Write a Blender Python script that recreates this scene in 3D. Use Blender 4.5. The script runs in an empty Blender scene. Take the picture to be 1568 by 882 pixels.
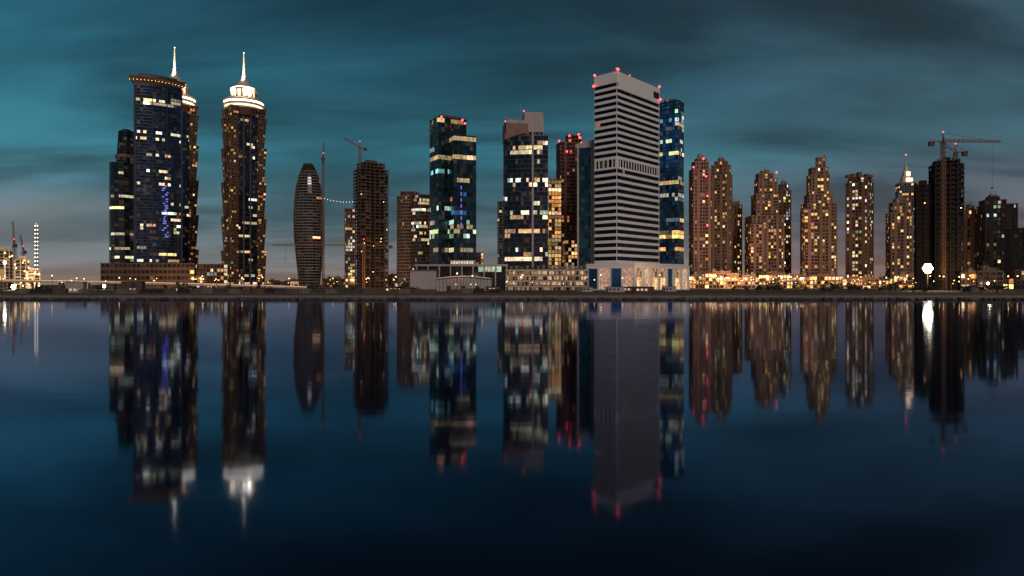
import bpy, math, random
from mathutils import Vector
rnd = random.Random(7)
sc = bpy.context.scene
CAMH = 5.0
F = 1045.0
def X(b, d): return (b-784.0)/F*d          # image pixel column -> metres east
def Z(v, d): return CAMH + (436.0-v)/F*d   # image pixel row -> metres above water
GZ = 0.8

# ------------------------------------------------------------------ materials
MATS = {}
def newmat(name):
    m = bpy.data.materials.new(name); m.use_nodes = True
    MATS[name] = m
    nt = m.node_tree; return m, nt, nt.nodes, nt.links, nt.nodes['Principled BSDF']
def wall_mat(name, col, rough=0.8, var=0.25, metallic=0.0, scale=0.08):
    m, nt, N, L, P = newmat(name)
    tc = N.new('ShaderNodeTexCoord')
    mp = N.new('ShaderNodeMapping'); mp.inputs['Scale'].default_value = (1, 1, 0.25)
    L.new(tc.outputs['Object'], mp.inputs['Vector'])
    n1 = N.new('ShaderNodeTexNoise'); n1.inputs['Scale'].default_value = scale; n1.inputs['Detail'].default_value = 6
    L.new(mp.outputs[0], n1.inputs['Vector'])
    n2 = N.new('ShaderNodeTexNoise'); n2.inputs['Scale'].default_value = 0.9; n2.inputs['Detail'].default_value = 3
    L.new(mp.outputs[0], n2.inputs['Vector'])
    ad = N.new('ShaderNodeMath'); ad.operation = 'ADD'
    L.new(n1.outputs['Fac'], ad.inputs[0]); L.new(n2.outputs['Fac'], ad.inputs[1])
    mr = N.new('ShaderNodeMapRange'); mr.inputs['From Min'].default_value = 0.7; mr.inputs['From Max'].default_value = 1.3
    mr.inputs['To Min'].default_value = 1-var; mr.inputs['To Max'].default_value = 1+var
    L.new(ad.outputs[0], mr.inputs['Value'])
    mx = N.new('ShaderNodeVectorMath'); mx.operation = 'SCALE'; mx.inputs[0].default_value = col
    L.new(mr.outputs[0], mx.inputs['Scale']); L.new(mx.outputs[0], P.inputs['Base Color'])
    P.inputs['Roughness'].default_value = rough; P.inputs['Metallic'].default_value = metallic
    return m
def glass_mat(name, tint, metallic=0.35, rough=0.12, spec=0.6):
    m, nt, N, L, P = newmat(name)
    at = N.new('ShaderNodeAttribute'); at.attribute_name = 'win'
    tc = N.new('ShaderNodeTexCoord')
    nz = N.new('ShaderNodeTexNoise'); nz.inputs['Scale'].default_value = 0.55; nz.inputs['Detail'].default_value = 2
    L.new(tc.outputs['Object'], nz.inputs['Vector'])
    mr = N.new('ShaderNodeMapRange'); mr.inputs['From Min'].default_value = .3; mr.inputs['From Max'].default_value = .7
    mr.inputs['To Min'].default_value = .45; mr.inputs['To Max'].default_value = 1.5
    L.new(nz.outputs['Fac'], mr.inputs['Value'])
    L.new(at.outputs['Color'], P.inputs['Emission Color']); L.new(mr.outputs[0], P.inputs['Emission Strength'])
    sc_ = N.new('ShaderNodeVectorMath'); sc_.operation = 'SCALE'; sc_.inputs[0].default_value = tint
    L.new(at.outputs['Alpha'], sc_.inputs['Scale']); L.new(sc_.outputs[0], P.inputs['Base Color'])
    P.inputs['Metallic'].default_value = metallic; P.inputs['Roughness'].default_value = rough
    P.inputs['Specular IOR Level'].default_value = spec
    m.cycles.emission_sampling = 'NONE'
    return m
def emit_mat(name, col, s, samp='NONE'):
    m, nt, N, L, P = newmat(name)
    P.inputs['Base Color'].default_value = (.5, .5, .5, 1)
    P.inputs['Emission Color'].default_value = (*col, 1); P.inputs['Emission Strength'].default_value = s
    m.cycles.emission_sampling = samp
    return m
glass_mat('glass_dark', (.025, .035, .055))
glass_mat('glass_black', (.008, .011, .018), .0, .2, .15)
glass_mat('glass_blue', (.03, .10, .22), .6)
glass_mat('glass_navy', (.03, .06, .13), .5)
glass_mat('glass_teal', (.03, .08, .11), .5)
glass_mat('glass_brown', (.05, .032, .024), .2)
wall_mat('white_cladding', (.84, .81, .80), .55, .06)
wall_mat('stone_light', (.42, .37, .35), .75, .15)
wall_mat('taupe', (.24, .20, .17), .7, .2)
wall_mat('beige', (.215, .135, .10), .8, .22)
wall_mat('pink_beige', (.27, .155, .13), .8, .2)
wall_mat('brown', (.125, .075, .052), .75, .25)
wall_mat('bronze', (.17, .10, .062), .45, .25, .3)
wall_mat('mullion_dark', (.022, .028, .04), .4, .2, .4)
wall_mat('mullion_navy', (.045, .055, .085), .4, .2, .4)
wall_mat('mullion_grey', (.11, .12, .14), .5, .2, .3)
wall_mat('raw_concrete', (.10, .067, .05), .9, .35)
wall_mat('dark_concrete', (.026, .02, .017), .9, .35)
wall_mat('red_clad', (.15, .06, .055), .7, .3)
wall_mat('crane_paint', (.22, .10, .05), .5, .2)
wall_mat('steel_grey', (.16, .16, .16), .5, .2, .5)
wall_mat('roof_dark', (.05, .05, .055), .9, .2)
wall_mat('quay_concrete', (.15, .12, .10), .85, .3, 0, .4)
wall_mat('path_paving', (.30, .25, .22), .85, .25, 0, .3)
wall_mat('rock', (.07, .058, .05), .95, .4, 0, .8)
wall_mat('asphalt', (.05, .05, .05), .9, .2)
wall_mat('bark', (.08, .055, .04), .9, .2)
wall_mat('leaf', (.045, .06, .03), .8, .5, 0, .6)
wall_mat('crown_stone', (.6, .53, .44), .5, .1)
emit_mat('crown_light', (1.0, .68, .36), 2.6)
emit_mat('crown_white', (1.0, .88, .68), 6.0)
emit_mat('red_beacon', (1.0, .04, .06), 6.0)
emit_mat('lamp_warm', (1.0, .5, .16), 10.0)
emit_mat('lamp_flood', (1.0, .84, .5), 30.0)
emit_mat('lamp_white', (1.0, .80, .6), 3.0)
emit_mat('strip_warm', (1.0, .45, .15), .9)
emit_mat('strip_blue', (.03, .10, 1.0), .8)

# ------------------------------------------------------------------ mesh builder
class B:
    def __init__(s, name):
        s.name = name; s.v = []; s.f = []; s.m = []; s.c = []; s.slots = []
    def mi(s, mat):
        if mat not in s.slots: s.slots.append(mat)
        return s.slots.index(mat)
    def face(s, pts, mat, col=(0, 0, 0, 1)):
        i = len(s.v); s.v.extend([tuple(p) for p in pts]); s.f.append(tuple(range(i, i+len(pts))))
        s.m.append(s.mi(mat)); s.c.append(col)
    def box(s, x0, x1, y0, y1, z0, z1, mat):
        s.prism([(x0, y0), (x1, y0), (x1, y1), (x0, y1)], z0, z1, mat)
    def prism(s, poly, z0, z1, mat, poly2=None):
        p2 = poly2 or poly; n = len(poly)
        for i in range(n):
            a, b = poly[i], poly[(i+1) % n]; c, d = p2[(i+1) % n], p2[i]
            s.face([(*a, z0), (*b, z0), (*c, z1), (*d, z1)], mat)
        s.face([(*p, z1) for p in p2], mat); s.face([(*p, z0) for p in reversed(poly)], mat)
    def obox(s, o, u, n, l, dep, z0, z1, mat):
        a = (o[0], o[1]); b = (o[0]+u[0]*l, o[1]+u[1]*l)
        c = (b[0]+n[0]*dep, b[1]+n[1]*dep); d = (a[0]+n[0]*dep, a[1]+n[1]*dep)
        s.prism([d, c, b, a], z0, z1, mat)
    def strut(s, p, q, w, mat):
        p = Vector(p); q = Vector(q); d = (q-p)
        if d.length < 1e-4: return
        d.normalize(); up = Vector((0, 0, 1)) if abs(d.z) < .9 else Vector((1, 0, 0))
        a = d.cross(up).normalized()*w/2; b = d.cross(a).normalized()*w/2
        P = [p-a-b, p+a-b, p+a+b, p-a+b]; Q = [x+(q-p) for x in P]
        for i in range(4):
            j = (i+1) % 4; s.face([P[i], P[j], Q[j], Q[i]], mat)
        s.face(P[::-1], mat); s.face(Q, mat)
    def ball(s, c, r, mat, n=8):
        for i in range(n//2):
            t0 = math.pi*i/(n//2); t1 = math.pi*(i+1)/(n//2)
            for j in range(n):
                a0 = 2*math.pi*j/n; a1 = 2*math.pi*(j+1)/n
                g = lambda t, a: (c[0]+r*math.sin(t)*math.cos(a), c[1]+r*math.sin(t)*math.sin(a), c[2]+r*math.cos(t))
                s.face([g(t0, a0), g(t1, a0), g(t1, a1), g(t0, a1)], mat)
    def done(s):
        me = bpy.data.meshes.new(s.name)
        xs = [p[0] for p in s.v]; ys = [p[1] for p in s.v]
        cx = (min(xs)+max(xs))/2; cy = (min(ys)+max(ys))/2
        me.from_pydata([(p[0]-cx, p[1]-cy, p[2]) for p in s.v], [], s.f)
        for k in s.slots: me.materials.append(MATS[k])
        me.polygons.foreach_set('material_index', s.m)
        at = me.color_attributes.new('win', 'FLOAT_COLOR', 'CORNER')
        buf = []
        for f, c in zip(s.f, s.c): buf.extend(list(c)*len(f))
        at.data.foreach_set('color', buf)
        me.update()
        o = bpy.data.objects.new(s.name, me); o.location = (cx, cy, 0)
        sc.collection.objects.link(o); return o

def poly(b0, b1, D, r=.8, yaw=.3):
    x0, x1 = X(b0, D), X(b1, D); cx = (x0+x1)/2
    th = math.atan2(cx, D); W = (x1-x0)*math.cos(th)
    w = W/(abs(math.cos(yaw))+r*abs(math.sin(yaw))); d = w*r
    a = -th+yaw; ca, sa = math.cos(a), math.sin(a)
    return [(cx+px*ca-py*sa, D+px*sa+py*ca) for px, py in ((-w/2, -d/2), (w/2, -d/2), (w/2, d/2), (-w/2, d/2))]
def offset(P, o):
    n = len(P); out = []
    for i in range(n):
        a = Vector(P[i-1]); b = Vector(P[i]); c = Vector(P[(i+1) % n])
        d1 = (b-a).normalized(); d2 = (c-b).normalized()
        n1 = Vector((d1.y, -d1.x)); n2 = Vector((d2.y, -d2.x)); m = (n1+n2)
        k = max(m.dot(n1), .4); out.append(tuple(b+m*(o/k)))
    return out
def scalep(P, k):
    cx = sum(p[0] for p in P)/len(P); cy = sum(p[1] for p in P)/len(P)
    return [(cx+(p[0]-cx)*k, cy+(p[1]-cy)*k) for p in P]
WARM = [(1, .50, .15), (1, .58, .22), (1, .66, .32), (1, .44, .11)]
CREAM = [(1, .70, .36), (1, .78, .5), (1, .62, .28), (.9, .92, .78)]
MIX = [(1, .60, .22), (1, .76, .42), (.75, 1, .75), (1, .66, .3), (.55, .8, .95)]
def L(p=.08, c=.5, pal=WARM, amp=1.0, bands=(), floorp=.06, dim=.15, base=.5):
    return dict(p=p, c=c, pal=pal, amp=amp, bands=bands, floorp=floorp, dim=dim, base=base)

def volume(bd, P, z0, z1, fh=3.8, bay=3.6, glass='glass_dark', wall='beige', sp=(.8, .25), pier=(.7, .35),
           lit=None, fn=None, balc=0, roof=True, par=1.2, corner=0.0, seed=None, solid=0):
    lit = lit or L()
    r = random.Random(seed if seed is not None else rnd.random())
    nf = max(1, round((z1-z0)/fh)); fh = (z1-z0)/nf
    fn = fn or (lambda t: P)
    P0 = fn(0.0); n = len(P0)
    nb = []
    for i in range(n):
        a, b = P0[i], P0[(i+1) % n]; nb.append(max(1, round(math.dist(a, b)/bay)))
    for k in range(nf):
        za = z0+k*fh; zb = za+fh
        A = fn(k/nf); C = fn((k+1)/nf)
        on = False; col = None; band = None
        for bz in lit['bands']:
            if za <= bz[0] < zb: band = bz
        full = r.random() < lit['floorp']
        for i in range(n):
            a, b = A[i], A[(i+1) % n]; c, d = C[(i+1) % n], C[i]
            ex, ey = b[0]-a[0], b[1]-a[1]; ln = math.hypot(ex, ey); ux, uy = ex/ln, ey/ln
            nx, ny = uy, -ux
            for j in range(nb[i]):
                t0 = j/nb[i]; t1 = (j+1)/nb[i]
                p = [(a[0]+ex*t0, a[1]+ey*t0, za), (a[0]+ex*t1, a[1]+ey*t1, za),
                     (d[0]+(c[0]-d[0])*t1, d[1]+(c[1]-d[1])*t1, zb), (d[0]+(c[0]-d[0])*t0, d[1]+(c[1]-d[1])*t0, zb)]
                if solid and nb[i] > 2 and j % solid == 1:
                    bd.obox((p[0][0]-nx*.05, p[0][1]-ny*.05), (ux, uy), (nx, ny), ln/nb[i], pier[1]+.1, za, zb, wall); continue
                pr = lit['p']
                if full: pr = .35
                if band: pr = band[1]
                if on: on = r.random() < max(lit['c'], pr)
                else:
                    on = r.random() < pr; col = None
                if on:
                    if col is None or r.random() < .15:
                        q = band[2] if (band and len(band) > 2) else r.choice(lit['pal'])
                        s_ = lit['amp']*math.exp(r.gauss(0, .6)) * (1.5 if band else 1)
                        col = [x*s_ for x in q]
                    cc = (*[x*r.uniform(.7, 1.15) for x in col], lit['base'])
                else:
                    e = 0
                    if r.random() < lit['dim']: e = r.uniform(.01, .07)*lit['amp']
                    cc = (e, e*.55, e*.25, lit['base']*r.choice([.5, 1, 1, 1.5, 2.2]))
                bd.face(p, glass, cc)
                if balc and (j % balc == balc//2) and nb[i] > 2 and k > 0:
                    bd.obox((p[0][0]+nx*.01, p[0][1]+ny*.01), (ux, uy), (nx, ny), ln/nb[i], 1.5, za-.1, za+1.0, wall)
                if pier[0] > 0:
                    hw = pier[0]/2; pd = pier[1]
                    hw0 = corner if (j == 0 and corner > 0) else hw
                    q0 = (p[0][0]-ux*hw, p[0][1]-uy*hw) if j > 0 else (p[0][0], p[0][1])
                    q1 = (p[0][0]+ux*hw0, p[0][1]+uy*hw0)
                    dx, dy = p[3][0]-p[0][0], p[3][1]-p[0][1]
                    O = (nx*pd, ny*pd)
                    f0 = (q0[0]+O[0], q0[1]+O[1]); f1 = (q1[0]+O[0], q1[1]+O[1])
                    bd.face([(*f0, za), (*f1, za), (f1[0]+dx, f1[1]+dy, zb), (f0[0]+dx, f0[1]+dy, zb)], wall)
                    bd.face([(*f1, za), (*q1, za), (q1[0]+dx, q1[1]+dy, zb), (f1[0]+dx, f1[1]+dy, zb)], wall)
                    bd.face([(*q0, za), (*f0, za), (f0[0]+dx, f0[1]+dy, zb), (q0[0]+dx, q0[1]+dy, zb)], wall)
            if corner > 0:
                o = (b[0]-ux*corner, b[1]-uy*corner)
                bd.obox(o, (ux, uy), (nx, ny), corner, pier[1]+.03, za, zb, wall)
        if sp[0] > 0:
            S = offset(A, sp[1]); zt = za+sp[0]
            for i in range(n):
                j = (i+1) % n
                bd.face([(*S[i], za), (*S[j], za), (*S[j], zt), (*S[i], zt)], wall)
                bd.face([(*S[i], zt), (*S[j], zt), (*A[j], zt), (*A[i], zt)], wall)
                bd.face([(*A[i], za), (*A[j], za), (*S[j], za), (*S[i], za)], wall)
    T = fn(1.0)
    if roof:
        To = offset(T, pier[1]+.15)
        bd.prism(To, z1, z1+par, wall)
        Ti = offset(T, -.8)
        bd.face([(*p, z1+par+.05) for p in Ti], 'roof_dark')

def clutter(bd, P, z, wall='stone_light', n=3, h=4, beacon=True):
    c = scalep(P, .55); bd.prism(c, z, z+h, wall)
    cx = sum(p[0] for p in P)/len(P); cy = sum(p[1] for p in P)/len(P)
    for i in range(n):
        px = cx+rnd.uniform(-.3, .3)*abs(P[1][0]-P[0][0]); py = cy+rnd.uniform(-3, 3)
        bd.box(px-1.5, px+1.5, py-1.5, py+1.5, z, z+h+rnd.uniform(.5, 2), 'steel_grey')
        bd.strut((px, py, z), (px, py, z+h+rnd.uniform(3, 6)), .35, 'steel_grey')
def red(bd, b, v, D, r=1.1): bd.ball((X(b, D), D, Z(v, D)), r, 'red_beacon')

# ------------------------------------------------------------------ striped office tower
D = 600
bd = B('striped_office_tower')
u = Vector((.672, .74)); w_ = Vector((-.74, .672))
nc = Vector((X(945, D), D)); W = [tuple(nc), tuple(nc+u*72), tuple(nc+u*72+w_*24), tuple(nc+w_*24)]
zs = Z(126, D); zm0, zm1 = Z(258, D), Z(243, D)
pl = [(1, .45, .35), (1, .55, .4)]
kw = dict(fh=5.75, bay=3.0, glass='glass_black', wall='white_cladding', sp=(2.5, .3), pier=(0, .02), corner=.8)
volume(bd, W, 24, zm0, lit=L(.006, .5, pl, .35, floorp=.0, dim=.03, base=.5), seed=1, roof=False, **kw)
volume(bd, W, zm0, zm1, fh=8.6, bay=4.6, glass='glass_black', wall='white_cladding', sp=(1.8, .4), pier=(1.3, .35), lit=L(.02, .3, pl, .4, floorp=0, base=.5), seed=2, roof=False, corner=2)
volume(bd, W, zm1, zs, lit=L(.004, .5, pl, .35, floorp=0, dim=.03, base=.5), seed=3, roof=False, **kw)
bd.prism(offset(W, .45), zs, zs+4.5, 'white_cladding')
bd.prism(offset(W, .3), zs+4.5, Z(109, D), 'white_cladding')
o = nc+u*1; bd.obox(tuple(o+Vector((.74, -.672))*.32), tuple(u), (.74, -.672), 71, .5, zs-5.5, Z(110, D), 'white_cladding')
bd.obox(tuple(nc+u*60+Vector((.74, -.672))*.9), tuple(u), (.74, -.672), 10, .4, Z(128, D), Z(118, D), 'mullion_dark')
top = Z(109, D)
for k in range(6):
    q = nc+u*(8+k*10)+w_*(8+(k % 2)*6); bd.box(q.x-3, q.x+3, q.y-3, q.y+3, top, top+rnd.uniform(1.5, 4), 'steel_grey')
q0 = nc+u*6+w_*6
pts = [(q0.x+i*2.2, q0.y+i*1.2, top+math.sin(i/5*2.6)*6.5) for i in range(6)]
for a, b in zip(pts, pts[1:]): bd.strut(a, b, .6, 'crane_paint')
bd.strut((q0.x, q0.y, top), (q0.x, q0.y, top+6), .5, 'crane_paint')
for t in (0, .02, 1): 
    q = nc+u*72*t-Vector((0, 1)); bd.ball((q.x, q.y, top+1.5), 1.1, 'red_beacon')
q = nc+w_*24; bd.ball((q.x, q.y, top+1.2), 1.1, 'red_beacon'); bd.ball((q.x-1.5, q.y-1.5, top-9), 1.0, 'red_beacon')
q = nc+u*71; bd.ball((q.x+1.5, q.y-1.5, top-11), 1.1, 'red_beacon')
q = nc+u*36+w_*10; bd.ball((q.x, q.y, top+6), .9, 'red_beacon')
bd.done()

# podium of the striped tower
bd = B('shopping_podium')
def podium_wall(bd, xa, ya, xb, yb, z0, z1, bays, wall, seq, fr=.28, seed=5):
    r = random.Random(seed)
    ex, ey = xb-xa, yb-ya; ln = math.hypot(ex, ey); ux, uy = ex/ln, ey/ln; nx, ny = uy, -ux; s = ln/bays
    bd.obox((xa, ya), (ux, uy), (nx, ny), ln, .8, z1-2.6, z1, wall)
    bd.obox((xa, ya), (ux, uy), (nx, ny), ln, .6, z0, z0+.8, wall)
    for k in range(bays+1):
        w = s*fr; xs = k*s-w/2
        bd.obox((xa+ux*xs, ya+uy*xs), (ux, uy), (nx, ny), w, .7, z0, z1-.1, wall)
    for k in range(bays):
        kind = seq[k % len(seq)]
        m = 6
        for i in range(m):
            for h in range(4):
                x0 = k*s+i*s/m; x1 = x0+s/m; za = z0+h*(z1-z0)/4; zb = za+(z1-z0)/4
                if kind == 'w': q = r.uniform(.35, .8); c = (q, q*.62, q*.36, .5)
                elif kind == 'o': q = r.uniform(.5, 1.5) if h < 2 else r.uniform(.1, .6); c = (q, q*.56, q*.25, .5)
                elif kind == 'p': q = r.uniform(.38, .46)+(.12 if h == 0 else 0); c = (q, q*.55, q*.38, .5)
                else: c = (0, .004, .012, 1.2)
                bd.face([(xa+ux*x0, ya+uy*x0, za), (xa+ux*x1, ya+uy*x1, za), (xa+ux*x1, ya+uy*x1, zb), (xa+ux*x0, ya+uy*x0, zb)], 'glass_blue' if kind == 'b' else 'glass_dark', c)
xa, xb, xc = X(899, 545), X(972, 520), X(1053, 560)
bd.prism([(xa, 546), (xb, 521), (xc, 561), (xc+10, 620), (xa+5, 640)], GZ, 20, 'stone_light')
podium_wall(bd, xa, 545, xb, 520, GZ, 20.3, 4, 'white_cladding', 'bpbp', .14)
podium_wall(bd, xb, 520, xc, 560, GZ, 20.3, 7, 'white_cladding', 'owoobow', .34)
bd.prism([(xa-.6, 544), (xb, 518.6), (xc+.6, 559), (xc+11, 621), (xa+4, 641)], 20.35, 21.6, 'white_cladding')
bd.done()

# parking podium
bd = B('parking_garage')
x0, x1 = X(775, 530), X(899, 540)
bd.box(x0, x1, 536, 600, GZ, 17, 'mullion_dark')
bd.box(x0+2, x1-2, 538, 598, 17.0, 17.6, 'roof_dark')
r = random.Random(3)
for k in range(4):
    z = GZ+.3+k*4.2
    bd.box(x0-.5, x1+.2, 530, 535.9, z+2.0, z+3.1, 'stone_light')
    n = 36
    for i in range(n):
        a = x0+(x1-x0)*i/n; b = x0+(x1-x0)*(i+1)/n
        q = r.choice([.01, .03, .15, .3, .6])*(1.1 if k else .5)
        bd.face([(a, 535.9, z-.6), (b, 535.9, z-.6), (b, 535.9, z+2), (a, 535.9, z+2)], 'glass_dark', (q, q*.6, q*.3, .5))
for i in range(19):
    a = x0+(x1-x0)*i/18; bd.box(a-.3, a+.3, 530.3, 531.2, GZ, 17, 'stone_light')
for i in range(14):
    a = x0+4+(x1-x0-8)*i/13; bd.box(a-1, a+1, 545, 549, 17.6, 19+r.random()*2, 'steel_grey')
bd.done()

# convention podium, dark glass under a flat canopy
bd = B('podium_building')
x0, x1 = X(640, 540), X(776, 540)
bd.box(x0-2, x1+1, 534, 600, 19.5, 21.0, 'stone_light')
volume(bd, [(x0, 540), (x1-.5, 540), (x1-.5, 598), (x0, 598)], GZ, 19.4, 4.6, 3.6, 'glass_dark', 'mullion_dark', (.5, .2), (.25, .3), lit=L(.07, .7, MIX, .3, floorp=.0), roof=False, seed=4)
bd.box(X(628, 520), X(668, 520), 520, 533.5, GZ, 15.5, 'stone_light')
bd.box(X(628, 520)-.5, X(668, 520)+.5, 519.5, 533.9, 15.55, 16.4, 'quay_concrete')
bd.box(X(690, 560), X(728, 560), 556, 580, 21.05, 25, 'stone_light')
for i in range(9):
    a = X(690, 560)+.6+i*2.1; bd.face([(a, 555.9, 22), (a+1.5, 555.9, 22), (a+1.5, 555.9, 24.2), (a, 555.9, 24.2)], 'glass_dark', (.7, .6, .35, .4))
for i in range(9):
    a = x0+i*(x1-x0)/8; bd.box(a-.5, a+.5, 534.2, 535.2, GZ, 19.5, 'stone_light')
bd.done()
bd = B('exhibition_hall')
xa, xb = X(668, 440), X(752, 440); n = 16
for i in range(n):
    t0, t1 = i/n, (i+1)/n
    h = lambda t: 9.2+1.6*math.sin(math.pi*t)
    p0 = xa+(xb-xa)*t0; p1 = xa+(xb-xa)*t1
    bd.face([(p0, 440, GZ), (p1, 440, GZ), (p1, 440, h(t1)), (p0, 440, h(t0))], 'stone_light')
    bd.face([(p0, 438.6, h(t0)), (p1, 438.6, h(t1)), (p1, 475, h(t1)), (p0, 475, h(t0))], 'stone_light')
    bd.face([(p0, 438.6, h(t0)-.6), (p1, 438.6, h(t1)-.6), (p1, 438.6, h(t1)), (p0, 438.6, h(t0))], 'white_cladding')
    bd.box(p0-.12, p0+.12, 439.6, 439.95, GZ, h(t0)-.6, 'quay_concrete')
bd.box(xa-.01, xa+.4, 440.1, 475, GZ, 9, 'stone_light'); bd.box(xb-.4, xb+.01, 440.1, 475, GZ, 9, 'stone_light')
for i in (3, 7, 11): bd.box(xa+i*2.3, xa+i*2.3+2.6, 439.8, 440.0, GZ, 4.2, 'mullion_dark')
for i in (4, 7, 8): bd.ball((xa+i*3.2, 439.3, 5.2), .28, 'lamp_white', 6)
bd.done()

# ------------------------------------------------------------------ blue glass tower behind
D = 720
bd = B('blue_glass_tower')
P = poly(1006, 1047, D, .8, -.35)
bands = [(Z(v, D), p, c) for v, p, c in ((190, .75, (.45, .7, 1)), (240, .7, (1, .85, .45)), (222, .3, (.8, .85, .6)), (284, .85, (1, .7, .3)), (300, .6, (.8, .85, .6)), (355, .9, (1, .6, .18)), (366, .9, (1, .6, .18)), (385, .7, (1, .55, .2)))]
volume(bd, P, GZ, Z(172, D), 4.3, 3.2, 'glass_blue', 'mullion_dark', (.5, .15), (.2, .2), lit=L(.02, .7, MIX, .4, bands, floorp=.05, base=1.1), seed=11)
P2 = poly(1008, 1047, D, .7, -.35); volume(bd, P2, Z(172, D)+1.3, Z(160, D), 4.3, 3.2, 'glass_blue', 'mullion_dark', lit=L(0, 0, base=1.2, floorp=0), seed=12)
clutter(bd, P2, Z(160, D)+1.3, 'mullion_grey', 2, 3)
bd.done()

# ------------------------------------------------------------------ grey slab + red tower + gold block
D = 640
bd = B('slab_office_tower')
P = poly(884, 919, D, .45, -.12)
volume(bd, P, GZ, Z(228, D), 4.2, 3.4, 'glass_teal', 'mullion_dark', (.25, .12), (.15, .15), lit=L(.0, 0, floorp=0, dim=0, base=.7), seed=13, roof=False)
q0 = Vector(P[0]); q1 = Vector(P[1]); du = (q1-q0).normalized(); dn = Vector((du.y, -du.x))
bd.obox(tuple(q0), tuple(du), tuple(dn), 1.6, 1.4, GZ, Z(228, D), 'stone_light')
bd.obox(tuple(q1-du*7.5), tuple(du), tuple(dn), 7.5, 1.4, GZ, Z(228, D), 'stone_light')
Po = offset(P, 1.45); zt = Z(228, D)
hs = [Z(222, D), Z(214, D), Z(214, D), Z(222, D)]
for i in range(4):
    j = (i+1) % 4; bd.face([(*Po[i], zt), (*Po[j], zt), (*Po[j], hs[j]), (*Po[i], hs[i])], 'stone_light')
bd.face([(*Po[i], hs[i]) for i in range(4)], 'roof_dark')
bd.done()
D = 740
bd = B('red_lit_tower')
volume(bd, poly(852, 893, D, .7, .3), GZ, Z(222, D), 3.9, 3.3, 'glass_dark', 'red_clad', (1.1, .3), (.7, .5), lit=L(.07, .2, [(1, .2, .1), (1, .5, .2)], .3, floorp=0), seed=14, balc=3, solid=5)
volume(bd, poly(866, 890, D, .7, .3), Z(222, D)+1.2, Z(210, D), 3.9, 3.3, 'glass_dark', 'red_clad', lit=L(.1, .2, [(1, .15, .07)], .4), seed=15)
for b_, v_ in ((856, 216), (872, 208), (886, 206), (890, 219), (868, 232)): red(bd, b_, v_, D-16, 1.1)
bd.strut((X(872, D), D, Z(210, D)), (X(872, D), D, Z(199, D)), .8, 'steel_grey')
bd.done()
D = 690
bd = B('apartment_block')
volume(bd, poly(836, 859, D, 1, .2), GZ, Z(278, D), 3.9, 3.2, 'glass_brown', 'brown', (.8, .25), (.5, .3), lit=L(.75, .88, WARM, .62, floorp=0), seed=16)
volume(bd, poly(862, 884, D+10, 1, .2), GZ, Z(368, D), 3.9, 3.2, 'glass_brown', 'brown', (.8, .25), (.5, .3), lit=L(.5, .6, WARM, .6, floorp=0), seed=17)
bd.done()

# ------------------------------------------------------------------ crowned tower (centre)
D = 620
bd = B('crowned_office_tower')
A1 = poly(771, 807, D+10, .9, .2); A2 = poly(800, 831, D+14, .9, .15)
volume(bd, A1, GZ, Z(215, D), 4.1, 3.2, 'glass_dark', 'stone_light', (.9, .25), (.5, .35), lit=L(.05, .5, CREAM, .5), seed=20, roof=False)
bd.prism(offset(A1, .8), Z(215, D), Z(188, D), 'pink_beige'); bd.prism(offset(scalep(A1, .97), .3), Z(188, D), Z(183, D), 'stone_light')  # pink light on the upper block is put into its wall colour
volume(bd, A2, GZ, Z(200, D), 4.1, 3.2, 'glass_dark', 'stone_light', (.9, .25), (.5, .35), lit=L(.05, .5, CREAM, .5), seed=21, roof=False)
bd.prism(offset(A2, .8), Z(200, D), Z(169, D), 'stone_light', offset(scalep(A2, .95), .6))
xl, xr = X(773, D), X(838, D); n = 16; arc = []
for i in range(n+1):
    t = i/n; arc.append((xl+(xr-xl)*t, D-2-9*math.sin(math.pi*t*.5+.35) + t*2))
arc += [(xr, D+20), (xl, D+20)]
bands = [(Z(v, D), p) for v, p in ((277, .75), (286, .25), (307, .2), (355, .7), (325, .3), (385, .3), (398, .6), (240, .1))]
volume(bd, arc, GZ, Z(212, D), 4.1, 2.9, 'glass_dark', 'mullion_navy', (.6, .3), (.25, .35), lit=L(.02, .65, CREAM, .75, bands, floorp=.03), seed=22)
for b_ in (815, 837.5):
    x = X(b_, D); bd.box(x-.8, x+.8, D-14 if b_ < 820 else D-5, D+18, GZ, Z(205 if b_ < 820 else 213, D), 'stone_light')
for k in range(9):
    t0 = k/9; t1 = (k+1)/9; f = lambda t: Z(216-9*math.sin(t*1.5), D)
    a = xl+(X(806, D)-xl)*t0; b = xl+(X(806, D)-xl)*t1
    bd.prism([(a, D-8), (b, D-8), (b, D-4), (a, D-4)], f(t0), f(t0)+5, 'pink_beige')
bd.strut((X(773, D), D, Z(183, D)), (X(773, D), D, Z(175, D)), .6, 'steel_grey')
bd.strut((X(772, D), D, Z(176, D)), (X(803, D), D, Z(176, D)), .6, 'crane_paint'); bd.strut((X(797, D), D, Z(183, D)), (X(797, D), D, Z(160, D)), .5, 'steel_grey')
for b_, v_ in ((802, 170), (774, 186)): red(bd, b_, v_, D-12, .6)
bd.done()

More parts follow.
